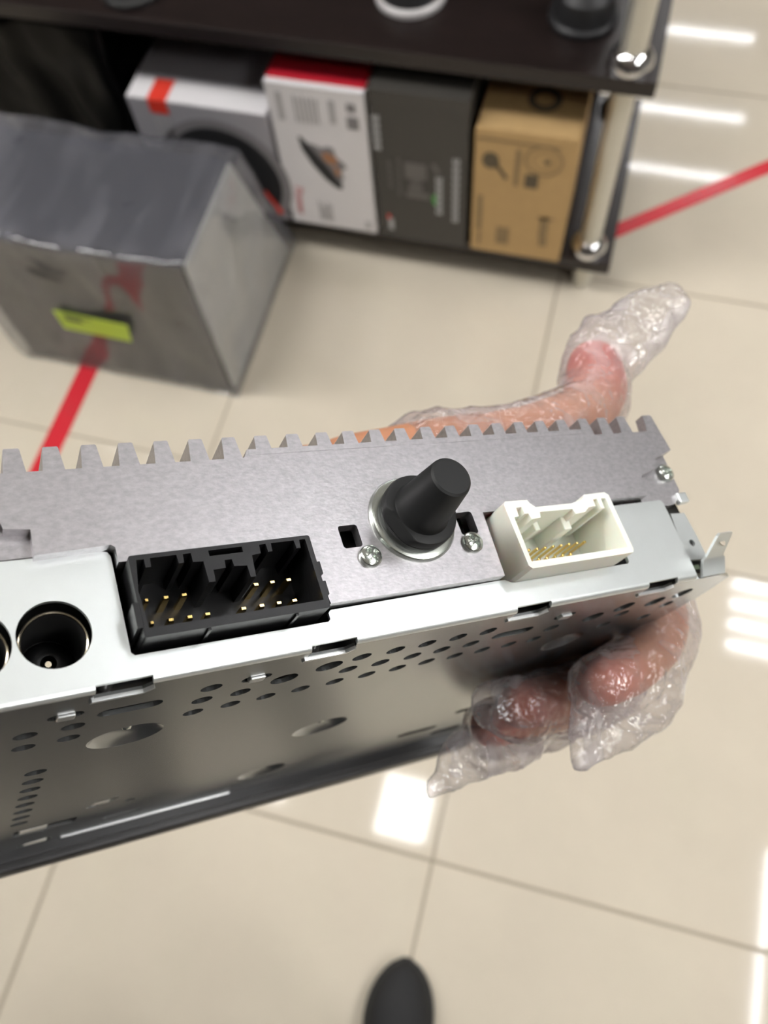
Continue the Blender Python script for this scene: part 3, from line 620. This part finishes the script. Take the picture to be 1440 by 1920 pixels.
for i in range(len(PF) - 1):
    for L_ in LV: lug.faces.new((L_[i][0], L_[i][1], L_[i + 1][1], L_[i + 1][0]))
    for s_ in (0, 1): lug.faces.new((LV[0][i][s_], LV[0][i + 1][s_], LV[1][i + 1][s_], LV[1][i][s_]))
for i in (0, -1): lug.faces.new((LV[0][i][0], LV[0][i][1], LV[1][i][1], LV[1][i][0]))
lg = link('ground_lug', lug, 'steel', rad, True, 25)
bm = bmesh.new(); lathe(bm, [(.95, 0), (.95, .25), (.01, .26)], 18, (6.2, -6.6, 6.25)); link('lug_hole', bm, 'tile', lg)

# ------------------------------------------------------------------ left hand in a loose clear glove, gripping the far end of the radio (radio frame, mm)
person = empty('person', (.48, -.40, 0)); hand = person
tag(person, "person in black, left hand in a loose clear glove gripping the car radio", 'person')
LOC = Matrix.Translation((-.48, .40, 0)) @ RM
IDX = [(20, 46, 59, 10), (29.5, 46, 38, 9.6), (31, 46, 20, 9.4), (27, 45.5, -1, 8.8), (8, 44, -11, 8.2), (-8, 42, -13.5, 7)]
MID = [(22, 68, 60, 10.5), (31.5, 68, 38, 10), (33, 68, 18, 9.6), (24, 67.5, -5, 9), (4, 66, -11.5, 8.6), (-22, 63, -11, 7.2)]
RNG = [(18, 89, 60, 10), (31, 89, 36, 9.6), (32, 89, 16, 9.2), (22, 88, -6, 8.8), (2, 86, -12, 8.2), (-22, 82, -12, 7)]
PNK = [(12, 107, 60, 8.5), (28.5, 108, 38, 8), (30, 108, 18, 7.6), (22, 107, -3, 7.2), (6, 106, -10, 6.8), (-6, 104, -11, 6)]
THB = [(-62, 54, 66.5, 12.5), (-36, 42, 64, 12.5), (-14, 32, 61.5, 11.5), (2, 28, 63, 11), (16, 26, 68, 10), (25, 26, 77, 10.4), (29.5, 26, 86, 9.4)]
WR = (-78, 84, 70)
hb = bmesh.new()
UY = Vector((0, 1, 0))
for ch, rp in ((IDX, 11.5), (MID, 12), (RNG, 12), (PNK, 11)):
    sweep(hb, ch); m0 = ch[0]
    sweep(hb, [(WR[0], WR[1] + (m0[1] - 78) * .45, WR[2], 15, 15), (-30, m0[1] * .8 + 14, 64, rp + 2), (m0[0], m0[1], m0[2], rp - 1)], up=UY)
sweep(hb, THB, up=UY)
sweep(hb, [(-70, 66, 67, 16), (-30, 50, 64, 14), (6, 46, 60, 10)], up=UY)
sweep(hb, [(-66, 78, 70, 28, 16), (-100, 112, 72, 25, 18), (-150, 175, 76, 30, 24), (-200, 240, 80, 36, 30)], up=Vector((.7, .7, 0)))
body = fused('hand', hb, 'skin', hand, .0012, 7, local=LOC)
def displace(o, fn):
    NV = [(v_.co.copy(), v_.normal.copy()) for v_ in o.data.vertices]; out_ = []
    for p, nn in NV: out_.extend(p + nn * (fn(p * 1000) * .001))
    o.data.vertices.foreach_set('co', out_); o.data.update()
displace(body, lambda p: noise.noise(p * .05) * .4 + noise.noise(p * .14) * .15)
TIPS = [Vector(c[-1][:3]) for c in (IDX, MID, RNG, PNK, THB)]
bl = body.data.attributes.new('blush', 'FLOAT', 'POINT')
bl.data.foreach_set('value', [max(0, min(1, (27 - min((v_.co * 1000 - t_).length + (0 if k_ == 4 else 9) for k_, t_ in enumerate(TIPS))) / 18)) for v_ in body.data.vertices])
# fingernails (thumb and the bent fingertips)
def nail(c, nrm, along, wd, ln):
    u = Vector(along).normalized(); n_ = Vector(nrm).normalized(); u = (u - n_ * u.dot(n_)).normalized(); s_ = u.cross(n_)
    bm = bmesh.new(); rows = []
    for i in range(7):
        a = -1 + i / 3; row = []
        for j in range(7):
            q = -1 + j / 3; f = math.sqrt(max(0, 1 - .75 * a * a)) if True else 1
            row.append(bm.verts.new((Vector(c) + s_ * wd * a + u * ln * q * f - n_ * (1.6 * a * a + .5 * q * q)) * .001))
        rows.append(row)
    for A, B_ in zip(rows, rows[1:]):
        for j in range(6): bm.faces.new((A[j], A[j + 1], B_[j + 1], B_[j]))
    link('fingernail', bm, 'nail', hand, True).matrix_basis = LOC
mat('nail', (.66, .33, .26), .3, 0, .5)
nail((34.5, 31, 88), (.75, .62, -.1), (.3, 0, 1), 6, 7)

# the glove
gb = bmesh.new()
def fat(ch, k, dz=0): return [(p[0], p[1], p[2] + (dz if p[2] < 5 else 0), p[3] + k + (1.2 if p[2] < 5 else 0)) for p in ch]
for ch in (IDX, MID, RNG, PNK): sweep(gb, fat(ch, 1.6, -1.2))
sweep(gb, [(p[0], p[1], p[2], p[3] + 1.6) for p in THB[1:]], up=UY)
for ch in (IDX, MID, RNG, PNK):
    m0 = ch[0]; sweep(gb, [(-30, m0[1] * .8 + 14, 65, 13.6), (-20, m0[1] * .85 + 11, 64, 14), (m0[0], m0[1], m0[2], 12.6)], up=UY)
# loose ends
sweep(gb, [(26, 26, 82, 12, 11.5), (35, 20, 90, 13, 9), (46, 13, 95, 11, 6.5), (54, 8, 98, 7.5, 3.5), (60, 4.5, 101, 5, 1.6)], up=Vector((.5, -.2, -.8)))
sweep(gb, [(20, 45.5, -6, 9, 12), (10, 45, -17, 8, 12), (-4, 45, -23, 4.5, 10.5), (-16, 45, -28, 2.6, 7), (-25, 45, -33.5, 1.2, 1.6)], up=UY)
sweep(gb, [(-2, 43, -14, 8.4, 9), (-14, 43, -19, 4.5, 6), (-21, 44, -27, 2, 4)], up=UY)
sweep(gb, [(-6, 83, -13, 8.5, 9), (-22, 80, -18, 7, 7), (-38, 77, -20, 4, 8), (-48, 75, -24, 2.2, 4), (-55, 74.5, -27, 1, 1.5)], up=UY)
sweep(gb, [(-4, 79, -15, 6, 8), (-20, 77, -21, 3.4, 6), (-38, 76, -25.5, 1.6, 2.6)], up=UY)
sweep(gb, [(-12, 66, -12, 9.5, 9.5), (-26, 63, -11, 8.6, 9.5), (-33, 62, -9, 6, 7)], up=UY)
# cuff flares away from the wrist
sweep(gb, [(-22, 52, 66, 27, 13.5), (-34, 54, 67, 28, 14.5), (-37, 54, 67.5, 28.5, 15)], up=UY)
glove = fused('glove', gb, 'glove_film', hand, .0010, 4, local=LOC)
def folds(p):
    a = noise.noise(Vector((p.x * .075, p.y * .075, p.z * .075))); b2 = noise.noise(Vector((p.x * .045 + 9, p.y * .14, p.z * .11))); c2 = noise.noise(Vector((p.x * .17, p.y * .12 + 5, p.z * .15)))
    loose = 1.0 + .6 * max(0, min(1, (-p.z - 12) / 12)) + .8 * max(0, min(1, (p.z - 88) / 10))
    return max(-.55, .75 * (.5 - 2.0 * abs(a)) + .5 * b2 + .30 * (.28 - noise.noise(p * .13 + Vector((c2, b2, a)) * .6, noise_basis='VORONOI_F2F1'))) * loose
displace(glove, folds)

# dark clothes of the person standing behind the camera (they darken what the radio's bottom sheet mirrors)
cb = bmesh.new(); K = 1000.0; o_ = Vector((-.48, .40, 0))
def wp(rows): return [tuple(((Vector(r_[:3]) + o_) * K)) + (r_[3] * K, r_[4] * K) for r_ in rows]
sweep(cb, wp([(.604, -.345, .075, .055, .065), (.604, -.325, .28, .068, .074), (.595, -.30, .50, .080, .084), (.575, -.325, .74, .096, .098), (.550, -.38, .90, .105, .108)]), up=Vector((1, 0, 0)))
sweep(cb, wp([(.385, -.50, .075, .055, .065), (.390, -.43, .28, .070, .076), (.400, -.345, .50, .084, .086), (.415, -.345, .74, .098, .10), (.440, -.38, .90, .105, .108)]), up=Vector((1, 0, 0)))
sweep(cb, wp([(.495, -.38, .84, .165, .12), (.495, -.39, .98, .17, .12)]), up=Vector((1, 0, 0)))
fused('trousers', cb, 'trousers', person, .011, 4)
cb = bmesh.new()
sweep(cb, wp([(.49, -.41, .93, .175, .125), (.49, -.41, 1.10, .165, .115), (.49, -.44, 1.28, .185, .115), (.49, -.45, 1.40, .165, .095), (.49, -.45, 1.46, .07, .07)]), up=Vector((1, 0, 0)))
sweep(cb, wp([(.30, -.44, 1.36, .065, .065), (.20, -.36, 1.22, .058, .058), (.15, -.22, 1.07, .052, .052), (.25, -.12, 1.10, .048, .048), (.345, -.055, 1.128, .045, .045)]), up=Vector((0, 0, 1)))
fused('jacket', cb, 'jacket', person, .011, 4)
